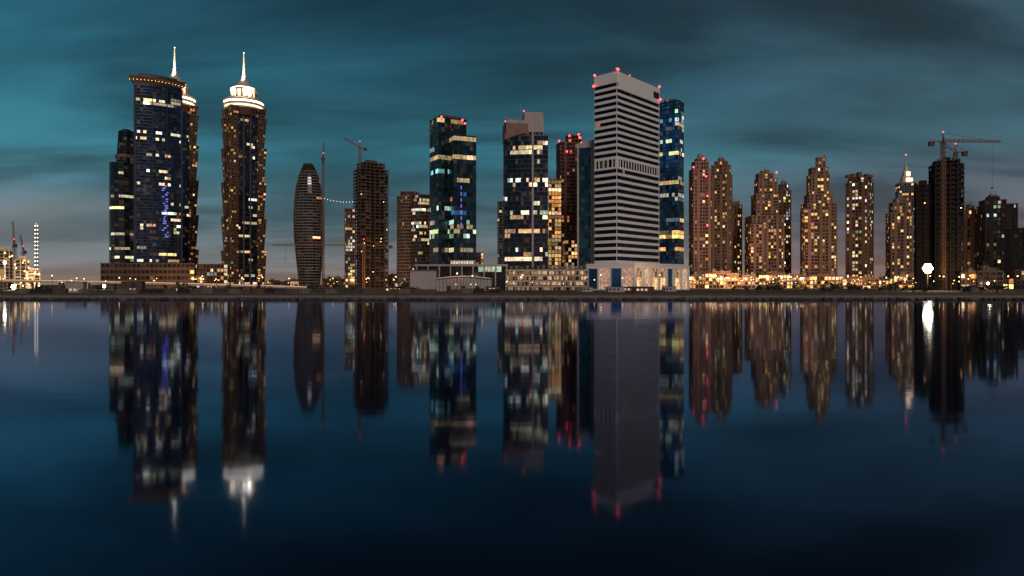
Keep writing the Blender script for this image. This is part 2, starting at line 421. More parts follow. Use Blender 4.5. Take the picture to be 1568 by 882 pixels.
# ------------------------------------------------------------------ dark glass office
D = 620
bd = B('dark_glass_tower')
A1 = poly(658, 714, D+8, .7, .42); A2 = poly(688, 729, D-4, .6, .32)
bands = [(Z(v, D), p, c) for v, p, c in ((243, .97, (1, .66, .3)), (267, .15, (.3, .8, .75)), (322, .3, (.5, .8, .6)), (357, .3, (.9, .9, .5)), (383, .45, (1, .8, .4)), (365, .3, (.6, .9, .6)))]
volume(bd, A1, GZ, Z(183, D), 4.2, 3.0, 'glass_teal', 'mullion_dark', (.35, .12), (.15, .15), lit=L(.008, .7, MIX, .5, bands, floorp=.03, base=.4), seed=30)
volume(bd, A2, GZ, Z(213, D), 4.2, 3.0, 'glass_teal', 'mullion_dark', (.35, .12), (.15, .15), lit=L(.015, .7, MIX, .5, bands+[(Z(217, D), .95, (1, .70, .35)), (Z(300, D), .3, (.05, .2, .7)), (Z(331, D), .3, (.1, .35, .8)), (Z(341, D), .4, (.6, .9, .7))], floorp=.04, base=.4), seed=31)
bd.prism(scalep(A1, .75), Z(183, D)+1.2, Z(180, D)+2, 'mullion_grey')
for b_, v_ in ((676, 179), (708, 184), (712, 189)): red(bd, b_, v_, D-10, 1.0)
for v_ in range(290, 345, 9): bd.box(X(709, D)-.4, X(709, D)+.4, D-21.5, D-21, Z(v_+5, D), Z(v_, D), 'strip_blue')
bd.done()

# ------------------------------------------------------------------ curved beige pair
D = 820
bd = B('curved_residential_tower')
def arcpoly(b0, b1, D, bul, n=12, back=25):
    a, b = X(b0, D), X(b1, D); P = [(a+(b-a)*i/n, D-bul*math.sin(math.pi*i/n)) for i in range(n+1)]
    return P+[(b, D+back), (a, D+back)]
volume(bd, arcpoly(608, 636, D, 7), GZ, Z(302, D), 3.9, 3.2, 'glass_brown', 'beige', (1.2, .4), (.5, .3), lit=L(.03, .2, WARM, .5), seed=33)
volume(bd, scalep(arcpoly(612, 640, D, 7), .9), Z(302, D)+1.2, Z(295, D), 3.9, 3.2, 'glass_brown', 'beige', lit=L(0), seed=34)
volume(bd, arcpoly(630, 657, D-20, 6), GZ, Z(303, D), 3.9, 3.2, 'glass_dark', 'brown', (.9, .3), (.3, .3), lit=L(.06, .6, CREAM, .7, [(Z(v, D), .7) for v in (345, 352, 308, 327)], floorp=.04), seed=35)
bd.done()
bd = B('distant_office_block')
volume(bd, poly(762, 774, 1000, 1, .2), GZ, Z(310, 1000), 4, 4, 'glass_dark', 'mullion_grey', lit=L(.02), seed=36)
volume(bd, poly(724, 740, 900, 1, .1), GZ, Z(388, 900), 4, 3, 'glass_dark', 'beige', lit=L(.3), seed=37)
bd.done()

# ------------------------------------------------------------------ unfinished frames
def frame(bd, P, z0, z1, fh, cols, mat, lights=6, core=.45, over=0.0, seed=1, lr=.4):
    r = random.Random(seed); nf = round((z1-z0)/fh); fh = (z1-z0)/nf
    for k in range(nf+1):
        z = z0+k*fh; bd.prism(offset(P, .3), z-.35, z+.25, mat)
    n = len(P)
    for i in range(n):
        a = Vector(P[i]); b = Vector(P[(i+1) % n]); u = (b-a).normalized(); nn = Vector((u.y, -u.x)); l = (b-a).length
        m = max(2, round(l/cols))
        for j in range(m):
            q = a+u*(l*j/m)-nn*1.0
            bd.obox(tuple(q), tuple(u), tuple(nn), .95, .9, z0, z1+(1.5 if r.random() < .5 else 0), mat)
            if r.random() < .7:
                for k in range(nf):
                    if r.random() < .45:
                        q2 = a+u*(l*j/m+.95)-nn*.9
                        bd.obox(tuple(q2), tuple(u), tuple(nn), l/m-1, .2, z0+k*fh+.25, z0+k*fh+fh*r.choice([.35, .6, .9]), mat)
    bd.prism(scalep(P, core+.35), z0, z1-.5, 'dark_concrete')
    bd.prism(scalep(P, core), z1, z1+fh*1.1, mat)
    for k in range(lights):
        a = Vector(P[0]); b = Vector(P[1]); t = r.random(); q = a.lerp(b, t)
        bd.ball((q.x, q.y-.8, z0+r.random()*(z1-z0)), lr, 'lamp_warm', 6)
    for k in range(10):
        t = r.random(); q = Vector(P[0]).lerp(Vector(P[1]), t); bd.strut((q.x, q.y+2, z1), (q.x, q.y+2, z1+r.uniform(1.5, 4)), .25, mat)
D = 850
bd = B('unfinished_concrete_tower')
P = poly(541, 595, D, .75, .35); frame(bd, P, GZ, Z(262, D), 4.0, 6, 'raw_concrete', 9, seed=4)
frame(bd, scalep(P, .8), Z(262, D), Z(252, D), 4.0, 5, 'raw_concrete', 0, seed=5)
bd.done()
bd = B('apartment_block')
volume(bd, poly(528, 543, D-5, 1, .1), GZ, Z(322, D), 3.8, 2.6, 'glass_brown', 'brown', (.9, .25), (.5, .3), lit=L(.3, .5, CREAM, .8, floorp=.1), seed=41)
bd.done()
D = 560
bd = B('unfinished_concrete_tower')
frame(bd, poly(1421, 1476, D, .8, .3), GZ, Z(254, D), 3.9, 5, 'dark_concrete', 3, seed=6)
frame(bd, poly(1399, 1426, D+6, .9, .2), GZ, Z(283, D), 3.9, 5, 'dark_concrete', 2, seed=7)
frame(bd, poly(1427, 1470, D, .8, .3), Z(254, D), Z(248, D), 3.4, 5, 'dark_concrete', 0, core=.3, seed=8)
bd.done()

# barrel tower
D = 950
bd = B('barrel_shaped_tower')
prof = [(430, 458, 490), (400, 454.5, 493.5), (365, 451, 495.5), (330, 450, 496), (300, 452, 493.5), (285, 454, 491), (272, 457, 488), (264, 460, 485)]
def wid(z):
    v = 436-(z-CAMH)*F/D
    if v >= prof[0][0]: return prof[0][1:]
    for a, b in zip(prof, prof[1:]):
        if a[0] >= v >= b[0]:
            t = (a[0]-v)/(a[0]-b[0]); return (a[1]+(b[1]-a[1])*t, a[2]+(b[2]-a[2])*t)
    return prof[-1][1:]
zt = Z(264, D)
def bf(t):
    a, b = wid(GZ+(zt-GZ)*t); x0, x1 = X(a, D), X(b, D); c = (x0+x1)/2; rr = (x1-x0)/2
    return [(c+rr*math.sin(2*math.pi*(i+.5)/20-math.pi), D-rr*.8*-math.cos(2*math.pi*(i+.5)/20-math.pi)) for i in range(20)]
def ccw(P):
    A = sum(P[i-1][0]*P[i][1]-P[i][0]*P[i-1][1] for i in range(len(P))); return P if A > 0 else P[::-1]
volume(bd, None, GZ, zt, 3.9, 6, 'glass_dark', 'taupe', (1.0, .45), (.3, .25), lit=L(.02, .2, WARM, .5, floorp=0), fn=lambda t: ccw(bf(t)), seed=42)
T = ccw(bf(1.0))
for i in range(0, 20, 2):
    p = T[i]; c = (X(472.5, D), D); bd.strut((*p, zt), ((p[0]+c[0])/2*1.0, (p[1]+c[1])/2, Z(250+rnd.random()*3, D)), 1.6, 'dark_concrete')
bd.prism(scalep(T, .7), zt+1, Z(257, D), 'dark_concrete'); bd.prism(scalep(T, .5), Z(257, D), Z(252, D), 'dark_concrete')
bd.done()

def spot(parent, loc, target, en, col, ang, name, rad=1.0):
    l = bpy.data.lights.new(name, 'SPOT'); l.energy = en; l.color = col; l.shadow_soft_size = rad; l.spot_size = math.radians(ang); l.spot_blend = .6
    lo = bpy.data.objects.new(name, l); sc.collection.objects.link(lo); p = parent.location
    lo.location = (loc[0]-p.x, loc[1]-p.y, loc[2]); lo.parent = parent
    lo.rotation_euler = (Vector(target)-Vector(loc)).to_track_quat('-Z', 'Y').to_euler()

# ------------------------------------------------------------------ twin hotel towers
def circ(cx, cy, r, n=28): return [(cx+r*math.cos(2*math.pi*i/n), cy+r*math.sin(2*math.pi*i/n)) for i in range(n)]
def hotel(cb, D, s, yaw, seed):
    bd = B('spired_hotel_tower'); cx, cy = X(cb, D), D
    th = math.atan2(cx, D); a0 = -th+yaw
    def rot(px, py, a=a0): return (cx+px*math.cos(a)-py*math.sin(a), cy+px*math.sin(a)+py*math.cos(a))
    core = [rot(-20*s, -18*s), rot(20*s, -18*s), rot(20*s, 18*s), rot(-20*s, 18*s)]
    zb = 276*s
    volume(bd, core, GZ, zb, 4, 3, 'glass_navy', 'mullion_dark', (.4, .2), (.25, .3), lit=L(.015, .6, CREAM, .8, floorp=.03, base=.4), seed=seed, roof=False)
    zz = [GZ, 48, 100, 152, 204, 250, 274]
    for (sx, sy, ph) in ((-1, -1, 0), (1, -1, .5), (1, 1, 0), (-1, 1, .5)):
        for k in range(len(zz)-1):
            z0 = zz[k]*s if k else GZ; z1 = zz[k+1]*s
            z0 += (ph*20*s if k else 0); z1 += ph*20*s if k < len(zz)-2 else 0
            def mf(t, sx=sx, sy=sy):
                o = 18.6+2.4*t; h = 5.0+.7*t; mx, my = sx*o*s, sy*(o-3)*s
                return [rot(mx-h*s, my-h*s), rot(mx+h*s, my-h*s), rot(mx+h*s, my+h*s), rot(mx-h*s, my+h*s)]
            volume(bd, None, z0, z1-1.2, 4, 3.0, 'glass_brown', 'bronze', (1.1, .25), (1.0, .45), lit=L(.15, .3, WARM, .5, floorp=.0, dim=.4), fn=mf, seed=seed+k+int(sx*3+sy*7)+20, par=.8)
    for k in range(2):
        x = (-6+k*10)*s; p = rot(x-.8, -18*s); u = (math.cos(a0), math.sin(a0)); n = (u[1], -u[0])
        bd.obox(p, u, n, 1.6, 1.6, GZ, zb, 'bronze')
    c = lambda r: circ(cx, cy, r*s)
    bd.prism(c(22), 262*s, 272*s, 'bronze', c(27)); 
    bd.prism(c(27.6), 272*s, 274.5*s, 'crown_stone'); bd.prism(c(27), 274.5*s, 277.5*s, 'crown_light'); bd.prism(c(29), 277.5*s, 281*s, 'crown_stone')
    bd.prism(c(28.2), 281*s, 283.8*s, 'crown_white'); bd.prism(c(29.5), 283.8*s, 286.2*s, 'crown_stone'); bd.prism(c(22), 286.2*s, 288.5*s, 'crown_light')
    bd.prism(c(23), 288.5*s, 290*s, 'crown_stone')
    n = 14
    for i in range(n):
        a = 2*math.pi*i/n; q = (cx+17.5*s*math.cos(a), cy+17.5*s*math.sin(a)); bd.strut((*q, 290*s), (*q, 302*s), 2.2, 'bronze')
    bd.prism(c(15.5), 290*s, 302*s, 'crown_light'); bd.prism(c(19.5), 302*s, 304.5*s, 'crown_stone'); bd.prism(c(17), 304.5*s, 306*s, 'crown_white')
    pr = [(17, 306), (12, 309), (8.5, 314), (5.4, 319), (3.2, 323), (2.0, 328), (1.5, 340), (.7, 361)]
    for (r0, z0), (r1, z1) in zip(pr, pr[1:]): bd.prism(circ(cx, cy, r0*s, 16), z0*s, z1*s, 'crown_stone', circ(cx, cy, r1*s, 16))
    bd.ball((cx, cy, 324*s), 3.0*s, 'crown_white'); bd.ball((cx, cy, 361.5*s), .9, 'crown_white', 6)
    o = bd.done()
    for an in (-2.3, -.8, 1.6):
        spot(o, (cx+24*s*math.cos(an), cy+24*s*math.sin(an), 291*s), (cx, cy, 318*s), 330000*s, (1, .86, .64), 75, 'crown_floodlight')
    spot(o, (cx+2, cy-20*s, 307*s), (cx, cy, 342*s), 500000*s, (1, .86, .66), 50, 'spire_floodlight')
hotel(373.5, 1050, 1.0, .3, 100)
hotel(267.5, 1050, 1.022, .3, 200)

# curved-crown office
D = 860
bd = B('curved_crown_office_tower')
def slabpoly(b0, b1, Dl, Dr, bul, n=16, back=26):
    a = Vector((X(b0, Dl), Dl)); b = Vector((X(b1, Dr), Dr)); u = (b-a).normalized(); nn = Vector((u.y, -u.x))
    P = [tuple(a.lerp(b, i/n)+nn*bul*math.sin(math.pi*i/n)) for i in range(n+1)]
    return P+[tuple(b-nn*back+u*-8), tuple(a-nn*back+u*6)]
SP = slabpoly(205, 279, 850, 880, 5)
bb = [(Z(v, D), .25) for v in (205, 212, 240, 262, 325, 347, 390)]
volume(bd, SP, GZ, Z(133, D), 4.0, 3.4, 'glass_navy', 'mullion_navy', (.75, .3), (.25, .4), lit=L(.018, .72, CREAM, .8, bb, floorp=.04, base=.5), seed=50, roof=False)
bd.prism(SP, Z(133, D), Z(129, D), 'mullion_dark')
S2 = slabpoly(199, 284, 848, 884, 9)
bd.prism(offset(SP, .3), Z(129, D), Z(124, D), 'brown', S2); bd.prism(S2, Z(124, D), Z(120, D), 'brown'); bd.prism(offset(S2, 1), Z(120, D), Z(118.5, D), 'bronze')
bd.prism(scalep(SP, .8), Z(118.5, D), Z(115, D), 'roof_dark')
for i in range(17):
    q = Vector(S2[i]); bd.ball((q.x, q.y-.6, Z(125.5, D)), .28, 'lamp_warm', 6)
a = Vector(SP[0]); b = Vector(SP[16]); u = (b-a).normalized(); nn = Vector((u.y, -u.x))
for t, wd in ((0, 2.4), (.36, 1.0), (.66, 1.0), (.965, 2.4)):
    q = a.lerp(b, t)+nn*(5*math.sin(math.pi*t)-.2); bd.obox(tuple(q), tuple(u), tuple(nn), wd, 1.2, GZ, Z(133, D), 'mullion_navy')
r = random.Random(9)
for k in range(24):
    v = 283+k*3.4; t = .60+r.uniform(-.04, .08); q = a.lerp(b, t)+nn*5.0
    bd.obox(tuple(q), tuple(u), tuple(nn), r.uniform(1.5, 4), .5, Z(v+1.8, D), Z(v, D), 'strip_blue')
bd.done()
bd = B('office_podium')
volume(bd, [(X(150, 800), 806), (X(290, 800), 812), (X(290, 830), 838), (X(150, 830), 838)], GZ, Z(404, 800), 6.5, 5, 'glass_brown', 'brown', (3.2, .4), (1.0, .5), lit=L(.03, .5, WARM, .4), seed=51)
volume(bd, [(X(292, 800), 815), (X(340, 800), 815), (X(340, 830), 838), (X(292, 830), 838)], GZ, Z(405, 800), 4.5, 4, 'glass_brown', 'brown', (1.2, .4), (.8, .5), lit=L(.25, .5, CREAM, .8), seed=52)
bd.done()
D = 920
bd = B('stepped_round_tower')
def tp(t):
    return ccw([(X(189.5-2*t, D)+17*(1-.12*t)*math.cos(k*math.pi/8+.2), D+15*math.sin(k*math.pi/8+.2)) for k in range(16)])
volume(bd, None, GZ, Z(252, D), 3.9, 6, 'glass_dark', 'mullion_dark', (.5, .25), (.3, .3), lit=L(.015, .6, CREAM, .6, [(Z(v, D), .5, (1, .85, .5)) for v in (303, 358, 381, 394)], floorp=0, base=.35), fn=tp, seed=53)
def tp2(t):
    return ccw([(X(193+2*t, D)+(11-1.5*t)*math.cos(k*math.pi/8+.2), D+12*math.sin(k*math.pi/8+.2)) for k in range(16)])
volume(bd, None, Z(252, D), Z(204, D), 3.9, 6, 'glass_dark', 'mullion_dark', (.5, .25), (.3, .3), lit=L(.005, .5, floorp=0, base=.35), fn=tp2, seed=54)
bd.prism(scalep(tp2(1), 1.0), Z(204, D)+1.2, Z(199, D), 'mullion_dark', scalep(tp2(1), .5))
bd.prism(scalep(tp2(0), 1.12), Z(243, D), Z(238, D), 'brown')
bd.done()

# ------------------------------------------------------------------ residential towers on the right
def resi(name, D, tiers, wall='beige', glass='glass_brown', yaw=.3, r=.8, p=.14, amp=.8, pal=WARM, seed=1, cl=True, beac=(), balc=3, solid=4):
    bd = B(name)
    for k, (b0, b1, vb, vt) in enumerate(tiers):
        z0 = GZ if vb is None else Z(vb, D)
        volume(bd, poly(b0, b1, D, r, yaw), z0, Z(vt, D), 3.7, 3.1, glass, wall, (1.15, .3), (.9, .42), lit=L(p, .25, pal, amp, floorp=.0, dim=.25), balc=balc, seed=seed*10+k, corner=1.3, solid=solid)
        if vb is None and vt < 380:
            P = offset(poly(b0, b1, D, r, yaw), 1.2); volume(bd, P, GZ, GZ+9, 4, 4, glass, wall, (.8, .3), (.9, .4), lit=L(.6, .6, WARM, 1.2), seed=seed*10+5)
    b0, b1, vb, vt = tiers[-1]
    if cl: clutter(bd, poly(b0, b1, D, r, yaw), Z(vt, D)+1.2, wall, 3, 3.2)
    for b_, v_ in beac: red(bd, b_, v_, D-14, 1.1)
    return bd
bd = resi('residential_tower', 760, [(1055, 1088, None, 262), (1059, 1085, 262, 250), (1064, 1082, 250, 245)], 'pink_beige', p=.10, seed=61, yaw=.35, beac=((1077, 243), (1062, 256), (1083, 300), (1083, 345), (1081, 270)))
bd.done()
bd = resi('residential_tower', 820, [(1086, 1121, None, 270), (1089, 1119, 270, 255), (1094, 1114, 255, 249)], 'beige', p=.18, seed=62, yaw=-.3, solid=3); bd.done()
bd = resi('residential_tower', 860, [(1096, 1128, None, 322), (1119, 1136, None, 316)], 'beige', p=.28, seed=63, yaw=.25)
q = poly(1119, 1136, 860, .8, .25); bd.prism(q, Z(316, 860)+1.2, Z(310, 860), 'beige', [q[0], (q[0][0]+1, q[0][1]+1), (q[3][0]+1, q[3][1]), q[3]]); bd.done()
bd = resi('residential_tower', 800, [(1140, 1200, None, 333), (1150, 1192, 333, 300), (1155, 1190, 300, 276), (1157, 1184, 276, 268)], 'beige', p=.24, seed=64, yaw=.3, beac=((1189, 264),)) 
volume(bd, poly(1146, 1170, 785, .5, .3), GZ, Z(345, 785), 3.7, 3, 'glass_brown', 'pink_beige', (1.2, .3), (.9, .4), lit=L(.3, .3, WARM, .8), seed=640, solid=3); bd.done()
bd = resi('residential_tower', 870, [(1188, 1211, None, 294), (1192, 1208, 294, 284)], 'brown', p=.25, seed=65, yaw=.2, pal=MIX); bd.done()
bd = resi('residential_tower', 780, [(1225, 1281, None, 314), (1231, 1274, 314, 300), (1235, 1270, 300, 270), (1238, 1268, 270, 259), (1249, 1264, 259, 243)], 'beige', p=.26, seed=66, yaw=.3, cl=False, solid=3)
volume(bd, poly(1229, 1251, 764, .5, .3), GZ, Z(322, 764), 3.7, 3, 'glass_brown', 'pink_beige', (1.2, .3), (.9, .4), lit=L(.35, .3, WARM, .8), seed=660, solid=3)
bd.strut((X(1262, 780), 780, Z(243, 780)), (X(1262, 780), 780, Z(236, 780)), .8, 'steel_grey'); bd.done()
bd = resi('residential_tower', 760, [(1295, 1337, None, 282), (1299, 1334, 282, 274)], 'brown', p=.32, seed=67, yaw=-.3, amp=1.1, pal=CREAM, cl=False)
for b_ in (1299, 1306, 1316, 1327, 1333): x = X(b_, 750); bd.box(x-1.8, x+1.8, 748, 754, Z(274, 760), Z(266+abs(b_-1316)*.25, 760), 'brown')
bd.done()
bd = resi('residential_tower', 800, [(1356, 1397, None, 328), (1361, 1395, 328, 312), (1368, 1388, 312, 306)], 'beige', p=.28, seed=68, yaw=.3, solid=3); bd.done()
bd = resi('residential_tower', 640, [(1474, 1498, None, 330), (1478, 1494, 330, 323)], 'beige', p=.2, seed=69, yaw=.3); bd.done()
bd = resi('residential_tower', 620, [(1496, 1557, None, 316), (1499, 1540, 316, 309)], 'dark_concrete', glass='glass_dark', p=.05, seed=70, yaw=.3, amp=.6, pal=MIX); bd.done()
bd = resi('residential_tower', 560, [(1538, 1600, None, 352)], 'dark_concrete', glass='glass_dark', p=.04, seed=71, yaw=-.3, amp=.6, cl=False); bd.done()
bd = resi('residential_tower', 640, [(1610, 1670, None, 300), (1618, 1660, 300, 290)], 'brown', p=.15, seed=72, yaw=.3); bd.done()
D = 1100
bd = B('spired_office_tower')
volume(bd, poly(1371, 1402, D, .8, .3), GZ, Z(282, D), 4, 3.5, 'glass_dark', 'mullion_grey', lit=L(.1), seed=75)
cx = X(1387, D)
for (r0, v0, r1, v1) in ((9, 281, 8, 272), (6.5, 272, 5, 262), (3.4, 262, 2.4, 254), (1, 254, .6, 238)):
    bd.prism(circ(cx, D, r0, 12), Z(v0, D), Z(v1, D), 'crown_stone', circ(cx, D, r1, 12))
bd.box(cx-5, cx+5, D-10.4, D-9.2, Z(279, D), Z(274, D), 'crown_light'); bd.box(cx-3, cx+3, D-7.4, D-6.6, Z(270, D), Z(264, D), 'crown_light')
bd.ball((cx, D, Z(237, D)), 1.2, 'red_beacon'); bd.done()

# low rise infill
def low(name, b0, b1, v, D, wall, p, seed, fh=3.6, amp=.8, yaw=.1):
    bd = B(name); volume(bd, poly(b0, b1, D, .35, yaw), GZ, Z(v, D), fh, 3.4, 'glass_brown', wall, (.9, .3), (.7, .4), lit=L(p, .5, WARM, amp, floorp=.1), seed=seed); clutter(bd, poly(b0, b1, D, .35, yaw), Z(v, D)+1.2, wall, 2, 2); bd.done()
k = 0
for (b0, b1, v, D) in ((1054, 1080, 424, 700), (1078, 1130, 420, 690), (1128, 1162, 426, 680), (1160, 1215, 422, 700), (1212, 1240, 425, 690), (1238, 1290, 424, 680), (1288, 1345, 428, 660), (1343, 1372, 430, 700),
                    (1368, 1410, 424, 640), (1470, 1500, 420, 540), (1495, 1535, 417, 500), (1552, 1640, 415, 520)):
    k += 1; low('low_rise_block', b0, b1, v, D, rnd.choice(['beige', 'pink_beige', 'brown']), .5 if b0 < 1450 else .15, 80+k, amp=1.1)
for (b0, b1, v, D) in ((404, 436, 432, 1100), (590, 612, 424, 950), (495, 530, 428, 900), (598, 626, 434, 600), (436, 470, 431, 980)):
    k += 1; low('low_rise_block', b0, b1, v, D, 'raw_concrete', .15, 80+k, amp=.8)
for (b0, b1, v, D, s_) in ((-70, -12, 404, 820, 1), (-14, 22, 384, 860, 2), (20, 47, 398, 840, 3), (40, 62, 416, 800, 4)):
    bd = B('unfinished_low_block'); frame(bd, poly(b0, b1, D, .6, .2), GZ, Z(v, D), 4.2, 6, 'stone_light', 12, seed=90+s_, lr=.75); bd.done()

# ------------------------------------------------------------------ cranes
def crane(b, D, z0, vt, jyaw, jib, cj, luff=0.0, w=2.2, mat='crane_paint', beac=True, name='tower_crane'):
    bd = B(name); x, y, zt = X(b, D), D, Z(vt, D); h = w/2
    n = max(2, int((zt-z0)/(w*1.6)))
    for sx in (-h, h):
        for sy in (-h, h): bd.strut((x+sx, y+sy, z0), (x+sx, y+sy, zt), .42, mat)
    for i in range(n):
        a = z0+(zt-z0)*i/n; c = z0+(zt-z0)*(i+1)/n
        for sy in (-h, h): bd.strut((x-h, y+sy, a), (x+h, y+sy, c), .25, mat); bd.strut((x-h, y+sy, a), (x+h, y+sy, a), .25, mat)
        for sx in (-h, h): bd.strut((x+sx, y+h, a), (x+sx, y-h, c), .25, mat)
    u = Vector((math.cos(jyaw), math.sin(jyaw), 0)); O = Vector((x, y, zt)); up = Vector((0, 0, 1)); sd = Vector((-u.y, u.x, 0))
    jd = (u*math.cos(luff)+up*math.sin(luff)); jn = (up*math.cos(luff)-u*math.sin(luff))
    m = max(4, int(jib/3.5)); ap = O+up*7
    for s_ in (-1, 1): bd.strut(O+sd*s_, O+sd*s_+jd*jib, .4, mat)
    bd.strut(O+jn*2, O+jn*1.6+jd*jib*.97, .4, mat)
    for i in range(m):
        a = O+jd*(jib*i/m); c = O+jd*(jib*(i+1)/m); t = a.lerp(c, .5)+jn*1.8
        for s_ in (-1, 1): bd.strut(a+sd*s_, t, .22, mat); bd.strut(t, c+sd*s_, .22, mat)
    for s_ in (-1, 1): bd.strut(O+sd*s_, O+sd*s_-u*cj, .45, mat); bd.strut(O+sd*s_*.9, ap, .5, mat)
    bd.strut(ap, O+jd*jib*.7+jn*1.8, .25, mat); bd.strut(ap, O-u*cj*.9, .25, mat)
    c = O-u*(cj-2.5)-up*2
    bd.box(c.x-2, c.x+2, c.y-1.2, c.y+1.2, c.z-1.5, c.z+2, 'raw_concrete')
    c = O+sd*-1.8+up*.2; bd.box(c.x-1, c.x+1, c.y-1, c.y+1, c.z-1.4, c.z+1.2, 'steel_grey')
    if luff < .3:
        q = O+jd*jib*.85; bd.strut(q, q-up*(zt*.3), .14, 'steel_grey'); bd.box(q.x-.6, q.x+.6, q.y-.6, q.y+.6, q.z-zt*.3-1.5, q.z-zt*.3, mat)
    if beac: bd.ball(tuple(ap+up*.6), .6, 'red_beacon', 6)
    bd.done()
crane(495, 930, GZ, 243, 1.75, 26, 10, 1.15, w=2.4)
crane(551, 838, GZ, 226, 3.5, 22, 9, .45, w=2.4)
crane(557, 800, GZ, 376, 3.14, 108, 34, 0.0, w=2.4)
crane(1444, 540, GZ, 217, .04, 47, 12, .0, w=2.2)
crane(1463, 575, Z(248, 575), 234, 2.4, 16, 9, .7, w=2.0)
crane(22, 900, GZ, 375, 2.3, 36, 12, 1.1, w=3.0)
crane(36, 960, GZ, 385, 2.4, 30, 10, .9, w=3.0)

bd = B('lit_mast')
x = X(57, 880)
for s_ in (-1.2, 1.2):
    for t_ in (-1.2, 1.2): bd.strut((x+s_, 880+t_, GZ), (x+s_, 880+t_, Z(345, 880)), .4, 'steel_grey')
for i in range(13):
    z = Z(418-i*6, 880); bd.strut((x-1.2, 878.8, z), (x+1.2, 878.8, z+3), .4, 'steel_grey')
    for s_ in (-1, 1): bd.ball((x+s_*1.5, 878.6, z), .9, 'lamp_white', 6)
bd.ball((x, 878.6, Z(343, 880)), .7, 'red_beacon', 6)
bd.done()
bd = B('festoon_lights')
for i in range(10):
    t = i/9; xx = X(497+43*t, 880); zz = Z(304+5*t, 880)-4*4*t*(1-t)*.5
    bd.ball((xx, 880, zz), .42, 'lamp_white', 6)
    if i: bd.strut(pv, (xx, 880, zz), .1, 'steel_grey')
    pv = (xx, 880, zz)
bd.done()

# ------------------------------------------------------------------ ground, quay
bd = B('ground')
wall_mat('ground_soil', (.075, .058, .045), .95, .5, 0, .03)
bd.face([(-30000, 230.5, GZ), (30000, 230.5, GZ), (30000, 40000, GZ), (-30000, 40000, GZ)], 'ground_soil'); bd.done()
bd = B('quay_wall')
bd.box(-900, 900, 229.6, 231.2, -2, 1.05, 'quay_concrete')
bd.done()
bd = B('promenade_path')
bd.box(-900, 900, 236, 244, GZ-.1, GZ+.12, 'path_paving')
bd.box(-900, 900, 235.2, 235.7, GZ-.1, GZ+.45, 'path_paving')
bd.done()
bd = B('shore_road')
bd.face([(-900, 300, GZ+.01), (900, 300, GZ+.01), (900, 314, GZ+.01), (-900, 314, GZ+.01)], 'asphalt')
bd.box(-900, 900, 299.6, 299.95, GZ, GZ+.13, 'quay_concrete'); bd.box(-900, 900, 314.05, 314.4, GZ, GZ+.13, 'quay_concrete')
for i in range(120):
    x = -600+i*10; bd.face([(x, 306.9, GZ+.016), (x+4, 306.9, GZ+.016), (x+4, 307.1, GZ+.016), (x, 307.1, GZ+.016)], 'white_cladding')
bd.done()
bd = B('shore_rocks')
r = random.Random(12)
for i in range(1500):
    x = r.uniform(-330, 330); y = 229.2-r.random()*1.6; s_ = r.uniform(.2, .6); z = -.1+(y-227.6)*.28
    P = []
    for dz in (-1, 1):
        for dx, dy in ((-1, -1), (1, -1), (1, 1), (-1, 1)): P.append((x+dx*s_*r.uniform(.5, 1.1), y+dy*s_*r.uniform(.5, 1.1), z+dz*s_*r.uniform(.35, .8)))
    for f in ((0, 1, 5, 4), (1, 2, 6, 5), (2, 3, 7, 6), (3, 0, 4, 7), (4, 5, 6, 7)): bd.face([P[q] for q in f], 'rock')
bd.done()
bd = B('site_fence')
r = random.Random(22)
for i in range(70):
    x = -420+i*6+r.uniform(-1, 1)
    if r.random() < .75: bd.box(x, x+5.6, 330+r.uniform(-.1, .1), 330.4, GZ, GZ+r.choice([2, 2.2, 2.4]), r.choice(['raw_concrete', 'quay_concrete', 'dark_concrete']))
bd.done()
def cabin(x, y, w, h, mat, lit=False):
    bd = B('site_cabin'); bd.box(x, x+w, y, y+3, GZ+.2, GZ+h, mat); bd.box(x-.2, x+w+.2, y-.3, y+3.2, GZ+h+.01, GZ+h+.25, 'roof_dark')
    bd.box(x+.4, x+1.3, y-.06, y-.01, GZ+.2, GZ+2.3, 'mullion_dark')
    for k in range(int(w//2.2)-1):
        a = x+2+k*2.1; q = .9 if lit else .01
        bd.face([(a, y-.05, GZ+1.2), (a+1.2, y-.05, GZ+1.2), (a+1.2, y-.05, GZ+2.2), (a, y-.05, GZ+2.2)], 'glass_dark', (q, q*.7, q*.4, 1))
    for k in range(3): bd.box(x+k*(w-.4)/2, x+k*(w-.4)/2+.4, y+.5, y+2.5, GZ, GZ+.2, 'dark_concrete')
    bd.done()
r = random.Random(31)
for i in range(14):
    x = r.uniform(-230, 260); cabin(x, r.uniform(335, 400), r.uniform(7, 12), r.choice([2.8, 3, 5.6]), r.choice(['stone_light', 'raw_concrete', 'quay_concrete']), r.random() < .5)

